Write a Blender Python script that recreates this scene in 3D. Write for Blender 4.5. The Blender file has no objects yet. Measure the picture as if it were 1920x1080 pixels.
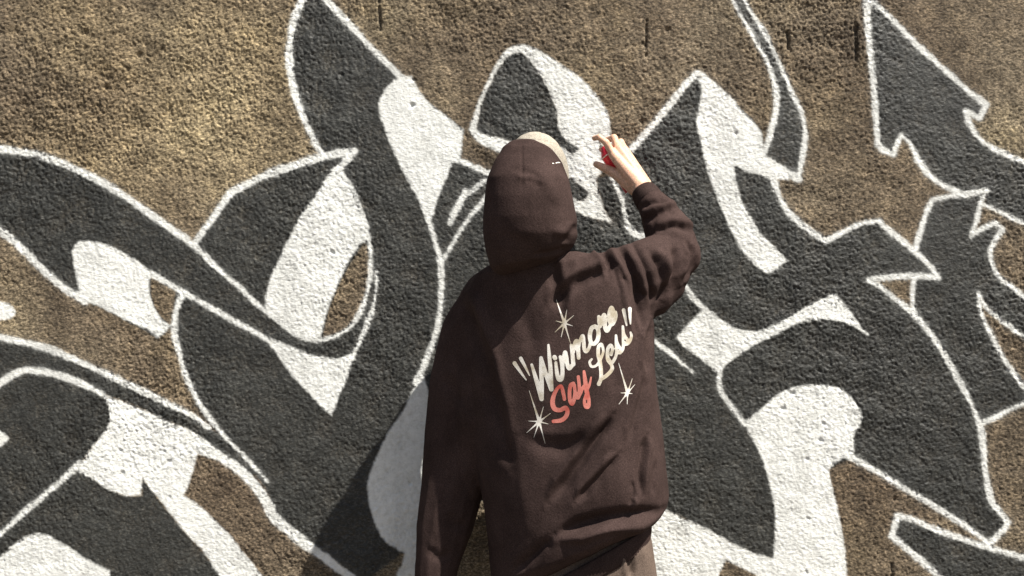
import bpy, math, random
import numpy as np
from mathutils import Vector, Matrix, noise
from mathutils.bvhtree import BVHTree

random.seed(4); rng = np.random.default_rng(4)
scene = bpy.context.scene
R = math.radians

# ------------------------------------------------------------------ camera
F = 1867.0            # focal length in photo pixels (1920 wide)
D = 2.56              # camera to the plane y = 0 (about the person's back)
ZC = 1.40             # camera height
WALL = 0.54           # y of the wall face
cam_d = bpy.data.cameras.new('camera'); cam = bpy.data.objects.new('camera', cam_d)
scene.collection.objects.link(cam); scene.camera = cam
cam.location = (0, -D, ZC); cam.rotation_euler = (R(90), 0, 0)
cam_d.sensor_width = 36.0; cam_d.lens = F / 1920 * 36.0
cam_d.clip_start = 0.05; cam_d.clip_end = 2000
# ------------------------------------------------------------------ sky and sun
SUN_AZ, SUN_EL = 52.0, 57.5      # degrees to the right of the camera's back, height
world = bpy.data.worlds.new('World'); scene.world = world; world.use_nodes = True
nt = world.node_tree; nt.nodes.clear()
sky = nt.nodes.new('ShaderNodeTexSky'); sky.sky_type = 'NISHITA'; sky.sun_disc = False
sun_dir = Vector((math.sin(R(SUN_AZ)) * math.cos(R(SUN_EL)), -math.cos(R(SUN_AZ)) * math.cos(R(SUN_EL)), math.sin(R(SUN_EL))))
sky.dust_density = 2.0; sky.ozone_density = 0.5; sky.sun_elevation = R(SUN_EL); sky.sun_rotation = math.atan2(sun_dir.x, sun_dir.y)
bg = nt.nodes.new('ShaderNodeBackground'); bg.inputs['Strength'].default_value = 0.05
wo = nt.nodes.new('ShaderNodeOutputWorld')
nt.links.new(sky.outputs[0], bg.inputs[0]); nt.links.new(bg.outputs[0], wo.inputs[0])
sl = bpy.data.lights.new('sun', 'SUN'); sl.energy = 5.0; sl.angle = R(0.5); sl.color = (1.0, 0.95, 0.87)
so = bpy.data.objects.new('sun', sl); scene.collection.objects.link(so)
so.rotation_euler = sun_dir.to_track_quat('Z', 'Y').to_euler(); so.location = sun_dir * 20
vs = scene.view_settings
vs.view_transform = 'Standard'; vs.look = 'None'; vs.gamma = 1.0; vs.use_curve_mapping = False
vs.exposure = 0.82

# ------------------------------------------------------------------ helpers
COL = scene.collection
def at(px, py, Y):
    s = (D + Y) / F
    return Vector(((px - 960) * s, Y, ZC - (py - 540) * s))
def link(name, me, mat=None, parent=None):
    o = bpy.data.objects.new(name, me); COL.objects.link(o)
    if mat is not None: me.materials.append(mat)
    if parent is not None:
        o.parent = parent
        o.matrix_parent_inverse = parent.matrix_world.inverted()
    return o
def empty(name, loc):
    o = bpy.data.objects.new(name, None); COL.objects.link(o); o.location = loc
    o.matrix_world = Matrix.Translation(loc); o.empty_display_size = 0.1
    return o
def tag(o, label=None, cat=None, group=None, kind=None):
    for k, v in (('label', label), ('category', cat), ('group', group), ('kind', kind)):
        if v: o[k] = v
    return o
def mesh_np(name, V, Q, attrs=None, smooth=True):
    """V (n,3), Q (m,4) or (m,3) arrays"""
    me = bpy.data.meshes.new(name)
    V = np.ascontiguousarray(V, dtype=np.float32); Q = np.ascontiguousarray(Q, dtype=np.int32)
    n = Q.shape[1]
    me.vertices.add(len(V)); me.vertices.foreach_set('co', V.ravel())
    me.loops.add(Q.size); me.loops.foreach_set('vertex_index', Q.ravel())
    me.polygons.add(len(Q)); me.polygons.foreach_set('loop_start', np.arange(0, Q.size, n, dtype=np.int32))
    me.update(calc_edges=True)
    if smooth: me.polygons.foreach_set('use_smooth', np.ones(len(Q), dtype=bool))
    for k, a in (attrs or {}).items():
        at_ = me.attributes.new(k, 'FLOAT', 'POINT'); at_.data.foreach_set('value', np.ascontiguousarray(a, dtype=np.float32))
    me.validate()
    return me
def mat_new(name):
    m = bpy.data.materials.new(name); m.use_nodes = True
    return m, m.node_tree.nodes, m.node_tree.links, m.node_tree.nodes['Principled BSDF']
def N(nodes, t, **kw):
    n = nodes.new(t)
    for k, v in kw.items():
        if k in n.inputs.keys(): n.inputs[k].default_value = v
        else: setattr(n, k, v)
    return n
def mixc(nodes, links, fac, a, b, blend='MIX'):
    n = nodes.new('ShaderNodeMix'); n.data_type = 'RGBA'; n.blend_type = blend
    for i, v in ((0, fac), (6, a), (7, b)):
        if isinstance(v, bpy.types.NodeSocket): links.new(v, n.inputs[i])
        else: n.inputs[i].default_value = v
    return n.outputs[2]
def ramp(nodes, links, src, stops):
    n = nodes.new('ShaderNodeValToRGB'); e = n.color_ramp.elements
    e[0].position, e[0].color = stops[0]; e[1].position, e[1].color = stops[-1]
    for p, c in stops[1:-1]:
        k = e.new(p); k.color = c
    links.new(src, n.inputs[0]); return n.outputs[0]
def g(v): return (v, v, v, 1)

# ------------------------------------------------------------------ materials
def make_wall_mat():
    m, n, l, p = mat_new('roughcast_with_spray_paint')
    tc = n.new('ShaderNodeTexCoord').outputs['Object']
    n1 = N(n, 'ShaderNodeTexNoise', Scale=1.1, Detail=4, Roughness=0.55); l.new(tc, n1.inputs['Vector'])
    n2 = N(n, 'ShaderNodeTexNoise', Scale=60.0, Detail=5, Roughness=0.65); l.new(tc, n2.inputs['Vector'])
    mg = N(n, 'ShaderNodeMapping'); mg.inputs['Rotation'].default_value = (0, R(28), 0); mg.inputs['Scale'].default_value = (0.62, 1.0, 1.15); l.new(tc, mg.inputs['Vector'])
    n3 = N(n, 'ShaderNodeTexNoise', Scale=165.0, Detail=3, Roughness=0.7); l.new(mg.outputs[0], n3.inputs['Vector'])
    n4 = N(n, 'ShaderNodeTexNoise', Scale=5.0, Detail=5, Roughness=0.6); l.new(tc, n4.inputs['Vector'])
    base = ramp(n, l, n1.outputs[0], [(0.32, (0.112, 0.083, 0.055, 1)), (0.5, (0.148, 0.115, 0.077, 1)), (0.68, (0.200, 0.164, 0.112, 1))])
    grain = ramp(n, l, n2.outputs[0], [(0.3, g(0.62)), (0.5, g(0.97)), (0.72, g(1.5))])
    base = mixc(n, l, 1.0, base, grain, 'MULTIPLY')
    sp = ramp(n, l, n3.outputs[0], [(0.33, g(0.30)), (0.5, g(0.92)), (0.66, g(2.1))])
    base = mixc(n, l, 0.9, base, sp, 'MULTIPLY')
    mp = N(n, 'ShaderNodeMapping'); mp.inputs['Scale'].default_value = (9.0, 1.0, 0.7); l.new(tc, mp.inputs['Vector'])
    n5 = N(n, 'ShaderNodeTexNoise', Scale=1.0, Detail=6, Roughness=0.7); l.new(mp.outputs[0], n5.inputs['Vector'])
    drip = ramp(n, l, n5.outputs[0], [(0.34, g(0.62)), (0.5, g(1.0)), (0.7, g(1.18))])   # rain streaks
    base = mixc(n, l, 0.8, base, drip, 'MULTIPLY')
    n6 = N(n, 'ShaderNodeTexNoise', Scale=14.0, Detail=5, Roughness=0.7); l.new(tc, n6.inputs['Vector'])
    base = mixc(n, l, 0.8, base, ramp(n, l, n6.outputs[0], [(0.32, (0.62, 0.6, 0.58, 1)), (0.5, g(1.0)), (0.7, (1.35, 1.33, 1.25, 1))]), 'MULTIPLY')
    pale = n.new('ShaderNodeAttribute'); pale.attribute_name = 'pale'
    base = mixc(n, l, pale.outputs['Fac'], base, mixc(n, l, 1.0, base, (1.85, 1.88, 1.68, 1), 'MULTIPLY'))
    ba = n.new('ShaderNodeAttribute'); ba.attribute_name = 'black'
    wa = n.new('ShaderNodeAttribute'); wa.attribute_name = 'white'
    bk = ramp(n, l, n2.outputs[0], [(0.3, (0.023, 0.0235, 0.0215, 1)), (0.55, (0.036, 0.0365, 0.033, 1)), (0.75, (0.066, 0.065, 0.058, 1))])
    bk = mixc(n, l, 0.6, bk, ramp(n, l, n3.outputs[0], [(0.36, g(0.45)), (0.52, g(0.92)), (0.66, g(2.5))]), 'MULTIPLY')
    bk = mixc(n, l, 0.7, bk, ramp(n, l, n4.outputs[0], [(0.3, g(0.75)), (0.7, g(1.3))]), 'MULTIPLY')
    wh = ramp(n, l, n2.outputs[0], [(0.25, (0.64, 0.645, 0.605, 1)), (0.5, (0.80, 0.81, 0.775, 1)), (0.7, (0.86, 0.87, 0.84, 1))])
    wh = mixc(n, l, 0.6, wh, ramp(n, l, n4.outputs[0], [(0.3, g(0.86)), (0.65, g(1.04))]), 'MULTIPLY')
    wh = mixc(n, l, 0.35, wh, drip, 'MULTIPLY')
    wh = mixc(n, l, 0.3, wh, ramp(n, l, n3.outputs[0], [(0.3, g(0.7)), (0.5, g(1.05))]), 'MULTIPLY')
    bk = mixc(n, l, 0.55, bk, ramp(n, l, n6.outputs[0], [(0.32, g(0.7)), (0.5, g(1.0)), (0.7, g(1.45))]), 'MULTIPLY')
    c = mixc(n, l, ba.outputs['Fac'], base, bk)
    c = mixc(n, l, wa.outputs['Fac'], c, wh)
    l.new(c, p.inputs['Base Color'])
    rr = N(n, 'ShaderNodeMapRange'); l.new(ba.outputs['Fac'], rr.inputs[0]); rr.inputs[3].default_value = 0.92; rr.inputs[4].default_value = 0.55; l.new(rr.outputs[0], p.inputs['Roughness'])
    p.inputs['Specular IOR Level'].default_value = 0.4
    b1 = N(n, 'ShaderNodeBump', Strength=0.35, Distance=0.004); l.new(n2.outputs[0], b1.inputs['Height'])
    b2 = N(n, 'ShaderNodeBump', Strength=0.7, Distance=0.003); l.new(n3.outputs[0], b2.inputs['Height'])
    l.new(b1.outputs[0], b2.inputs['Normal']); l.new(b2.outputs[0], p.inputs['Normal'])
    return m
def make_cloth(name, col, var=0.25, rough=0.95, sheen=0.0, weave=900.0):
    m, n, l, p = mat_new(name)
    tc = n.new('ShaderNodeTexCoord').outputs['Object']
    n1 = N(n, 'ShaderNodeTexNoise', Scale=9.0, Detail=4, Roughness=0.6); l.new(tc, n1.inputs['Vector'])
    n2 = N(n, 'ShaderNodeTexNoise', Scale=weave, Detail=2, Roughness=0.7); l.new(tc, n2.inputs['Vector'])
    n3 = N(n, 'ShaderNodeTexNoise', Scale=160.0, Detail=3, Roughness=0.6); l.new(tc, n3.inputs['Vector'])
    c = mixc(n, l, 1.0, (*col, 1), ramp(n, l, n1.outputs[0], [(0.3, g(1 - var)), (0.7, g(1 + var))]), 'MULTIPLY')
    c = mixc(n, l, 0.8, c, ramp(n, l, n2.outputs[0], [(0.3, g(0.65)), (0.7, g(1.4))]), 'MULTIPLY')
    n4 = N(n, 'ShaderNodeTexNoise', Scale=330.0, Detail=3, Roughness=0.75); l.new(tc, n4.inputs['Vector'])
    c = mixc(n, l, 0.85, c, ramp(n, l, n4.outputs[0], [(0.3, g(0.55)), (0.5, g(1.0)), (0.7, g(1.6))]), 'MULTIPLY')
    l.new(c, p.inputs['Base Color']); p.inputs['Roughness'].default_value = rough
    p.inputs['Specular IOR Level'].default_value = 0.04
    p.inputs['Sheen Weight'].default_value = sheen; p.inputs['Sheen Roughness'].default_value = 0.6
    b1 = N(n, 'ShaderNodeBump', Strength=0.45, Distance=0.002); l.new(n3.outputs[0], b1.inputs['Height'])
    b2 = N(n, 'ShaderNodeBump', Strength=0.4, Distance=0.0006); l.new(n2.outputs[0], b2.inputs['Height'])
    l.new(b1.outputs[0], b2.inputs['Normal']); l.new(b2.outputs[0], p.inputs['Normal'])
    return m
def make_plain(name, col, rough=0.5, var=0.15, scale=40.0, metal=0.0, spec=0.4, sss=0.0):
    m, n, l, p = mat_new(name)
    tc = n.new('ShaderNodeTexCoord').outputs['Object']
    n1 = N(n, 'ShaderNodeTexNoise', Scale=scale, Detail=4, Roughness=0.6); l.new(tc, n1.inputs['Vector'])
    c = mixc(n, l, 1.0, (*col, 1), ramp(n, l, n1.outputs[0], [(0.3, g(1 - var)), (0.7, g(1 + var))]), 'MULTIPLY')
    n4 = N(n, 'ShaderNodeTexNoise', Scale=330.0, Detail=3, Roughness=0.75); l.new(tc, n4.inputs['Vector'])
    c = mixc(n, l, 0.85, c, ramp(n, l, n4.outputs[0], [(0.3, g(0.55)), (0.5, g(1.0)), (0.7, g(1.6))]), 'MULTIPLY')
    l.new(c, p.inputs['Base Color']); p.inputs['Roughness'].default_value = rough
    p.inputs['Metallic'].default_value = metal; p.inputs['Specular IOR Level'].default_value = spec
    if sss:
        p.inputs['Subsurface Weight'].default_value = sss
        p.inputs['Subsurface Radius'].default_value = (0.012, 0.004, 0.002); p.inputs['Subsurface Scale'].default_value = 0.4
    b1 = N(n, 'ShaderNodeBump', Strength=0.15, Distance=0.001); l.new(n1.outputs[0], b1.inputs['Height'])
    l.new(b1.outputs[0], p.inputs['Normal'])
    return m
M_wall = make_wall_mat()
M_hood = make_cloth('dark_brown_fleece', (0.049, 0.0325, 0.0292))
M_rib = make_cloth('dark_brown_ribbing', (0.046, 0.031, 0.028))
M_trou = make_cloth('taupe_twill', (0.125, 0.093, 0.075), 0.2)
M_cap = make_cloth('beige_cotton_cap', (0.36, 0.325, 0.268), 0.14, sheen=0.0)
M_skin = make_plain('skin', (0.68, 0.42, 0.29), 0.5, 0.16, 90.0, sss=0.15)
def make_print(name, ca, cb, cloth):
    m, n, l, p = mat_new(name)
    tc = n.new('ShaderNodeTexCoord').outputs['Object']
    n1 = N(n, 'ShaderNodeTexNoise', Scale=24.0, Detail=3, Roughness=0.5); l.new(tc, n1.inputs['Vector'])
    n2 = N(n, 'ShaderNodeTexNoise', Scale=700.0, Detail=3, Roughness=0.7); l.new(tc, n2.inputs['Vector'])
    c = ramp(n, l, n1.outputs[0], [(0.36, (*cb, 1)), (0.56, (*ca, 1))])
    c = mixc(n, l, ramp(n, l, n2.outputs[0], [(0.34, g(0.7)), (0.48, g(0.0))]), c, (*cloth, 1))   # worn through to the cloth
    l.new(c, p.inputs['Base Color']); p.inputs['Roughness'].default_value = 0.55; p.inputs['Specular IOR Level'].default_value = 0.3
    b = N(n, 'ShaderNodeBump', Strength=0.4, Distance=0.0006); l.new(n2.outputs[0], b.inputs['Height']); l.new(b.outputs[0], p.inputs['Normal'])
    return m
M_cream = make_print('cream_print', (0.84, 0.81, 0.74), (0.48, 0.42, 0.31), (0.078, 0.056, 0.05))
M_coral = make_print('coral_print', (0.72, 0.25, 0.20), (0.52, 0.09, 0.065), (0.078, 0.056, 0.05))
M_red = make_plain('red_can_paint', (0.60, 0.03, 0.05), 0.3, 0.1)
M_white = make_plain('cream_plastic', (0.72, 0.70, 0.62), 0.4, 0.05)
M_metal = make_plain('tin_rim', (0.6, 0.6, 0.6), 0.3, 0.05, metal=1.0)
M_shoe = make_plain('dark_canvas', (0.05, 0.05, 0.05), 0.8)
M_sole = make_plain('pale_rubber', (0.6, 0.58, 0.52), 0.7)
M_ground = make_plain('worn_pavement', (0.11, 0.092, 0.072), 0.9, 0.3, 6.0)
M_back = make_plain('bare_wall_render', (0.2, 0.14, 0.08), 0.9, 0.3, 8.0)

# ------------------------------------------------------------------ ground
gv = np.array([(-300, -300, 0), (300, -300, 0), (300, 300, 0), (-300, 300, 0)], float)
tag(link('pavement', mesh_np('pavement', gv, np.array([[0, 1, 2, 3]]), smooth=False), M_ground), kind='structure')

# ------------------------------------------------------------------ graffiti traced on the wall (units: wall millimetre-like photo pixels)
def parse(s):
    out = []
    for t in s.split():
        c = t.endswith('*'); x, y = t.rstrip('*').split(',')
        out.append((float(x), float(y), c))
    return out
def curve(s, closed, sub=6):
    P = parse(s) if isinstance(s, str) else s
    n = len(P)
    if closed:
        k = next((i for i, p in enumerate(P) if p[2]), 0); P = P[k:] + P[:k]
    pts = []
    segs = n if closed else n - 1
    A = [np.array(p[:2]) for p in P]
    for i in range(segs):
        p1, p2 = A[i], A[(i + 1) % n]
        c1 = P[i][2]; c2 = P[(i + 1) % n][2]
        p0 = A[i - 1] if (closed or i > 0) and not c1 else p1 - (p2 - p1)
        p3 = A[(i + 2) % n] if (closed or i + 2 < n) and not c2 else p2 + (p2 - p1)
        m1 = (p2 - p0) / 2; m2 = (p3 - p1) / 2
        if c1 and c2: k = 1
        else: k = sub
        for j in range(k):
            t = j / k; t2 = t * t; t3 = t2 * t
            pts.append((2*t3-3*t2+1)*p1 + (t3-2*t2+t)*m1 + (-2*t3+3*t2)*p2 + (t3-t2)*m2)
    if not closed: pts.append(A[-1])
    return np.array(pts)
STEP = 2.2
GX0, GX1, GY0, GY1 = -300.0, 2220.0, -240.0, 1320.0
gx = np.arange(GX0, GX1 + 1, STEP); gy = np.arange(GY0, GY1 + 1, STEP)
NX, NY = len(gx), len(gy)
RAD = 16.0
def seg_dist(D_, a, b, xs, ys, w0, w1):
    """lower D_ (ny,nx) by the distance to segment a-b, minus a radius going w0 to w1, near it"""
    m = RAD + max(w0, w1)
    i0 = np.searchsorted(xs, min(a[0], b[0]) - m); i1 = np.searchsorted(xs, max(a[0], b[0]) + m)
    j0 = np.searchsorted(ys, min(a[1], b[1]) - m); j1 = np.searchsorted(ys, max(a[1], b[1]) + m)
    if i0 >= i1 or j0 >= j1: return
    X = xs[None, i0:i1]; Y = ys[j0:j1, None]
    d = b - a; L = float(d @ d) + 1e-9
    t = np.clip(((X - a[0]) * d[0] + (Y - a[1]) * d[1]) / L, 0, 1)
    dist = np.hypot(X - a[0] - t * d[0], Y - a[1] - t * d[1]) - (w0 + (w1 - w0) * t)
    np.minimum(D_[j0:j1, i0:i1], dist, out=D_[j0:j1, i0:i1])
def sdf_poly(pts, xs, ys):
    D_ = np.full((len(ys), len(xs)), RAD); ins = np.zeros(D_.shape, bool)
    for k in range(len(pts)):
        a, b = pts[k], pts[(k + 1) % len(pts)]
        seg_dist(D_, a, b, xs, ys, 0, 0)
        if a[1] == b[1]: continue
        lo, hi = (a, b) if a[1] < b[1] else (b, a)
        j0 = np.searchsorted(ys, lo[1], 'left'); j1 = np.searchsorted(ys, hi[1], 'left')
        if j0 >= j1: continue
        xi = lo[0] + (ys[j0:j1] - lo[1]) * (hi[0] - lo[0]) / (hi[1] - lo[1])
        ins[j0:j1] ^= xs[None, :] < xi[:, None]
    return np.where(ins, -D_, D_)
def sdf_stroke(pts, w, xs, ys):
    """w: one width or a list of widths spread along the stroke"""
    D_ = np.full((len(ys), len(xs)), RAD); n = len(pts)
    ww = np.full(n, w / 2.0) if np.isscalar(w) else np.interp(np.linspace(0, 1, n), np.linspace(0, 1, len(w)), np.array(w, float)) / 2
    for k in range(n - 1): seg_dist(D_, pts[k], pts[k + 1], xs, ys, ww[k], ww[k + 1])
    return D_
def fft_noise(ny, nx, lam, width, ang=None, stretch=1.0, seed=0):
    """band-passed noise with unit rms; lam = wavelength in grid cells"""
    r = np.random.default_rng(seed)
    f = np.fft.rfft2(r.standard_normal((ny, nx)))
    ky = np.fft.fftfreq(ny)[:, None]; kx = np.fft.rfftfreq(nx)[None, :]
    if ang is not None:
        c, s = math.cos(ang), math.sin(ang)
        kx, ky = (kx * c + ky * s) * stretch, (-kx * s + ky * c)
    k = np.sqrt(kx * kx + ky * ky) + 1e-6
    f *= np.exp(-(np.log(k * lam) / width) ** 2) / k
    o = np.fft.irfft2(f, (ny, nx)); return o / o.std()

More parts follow.
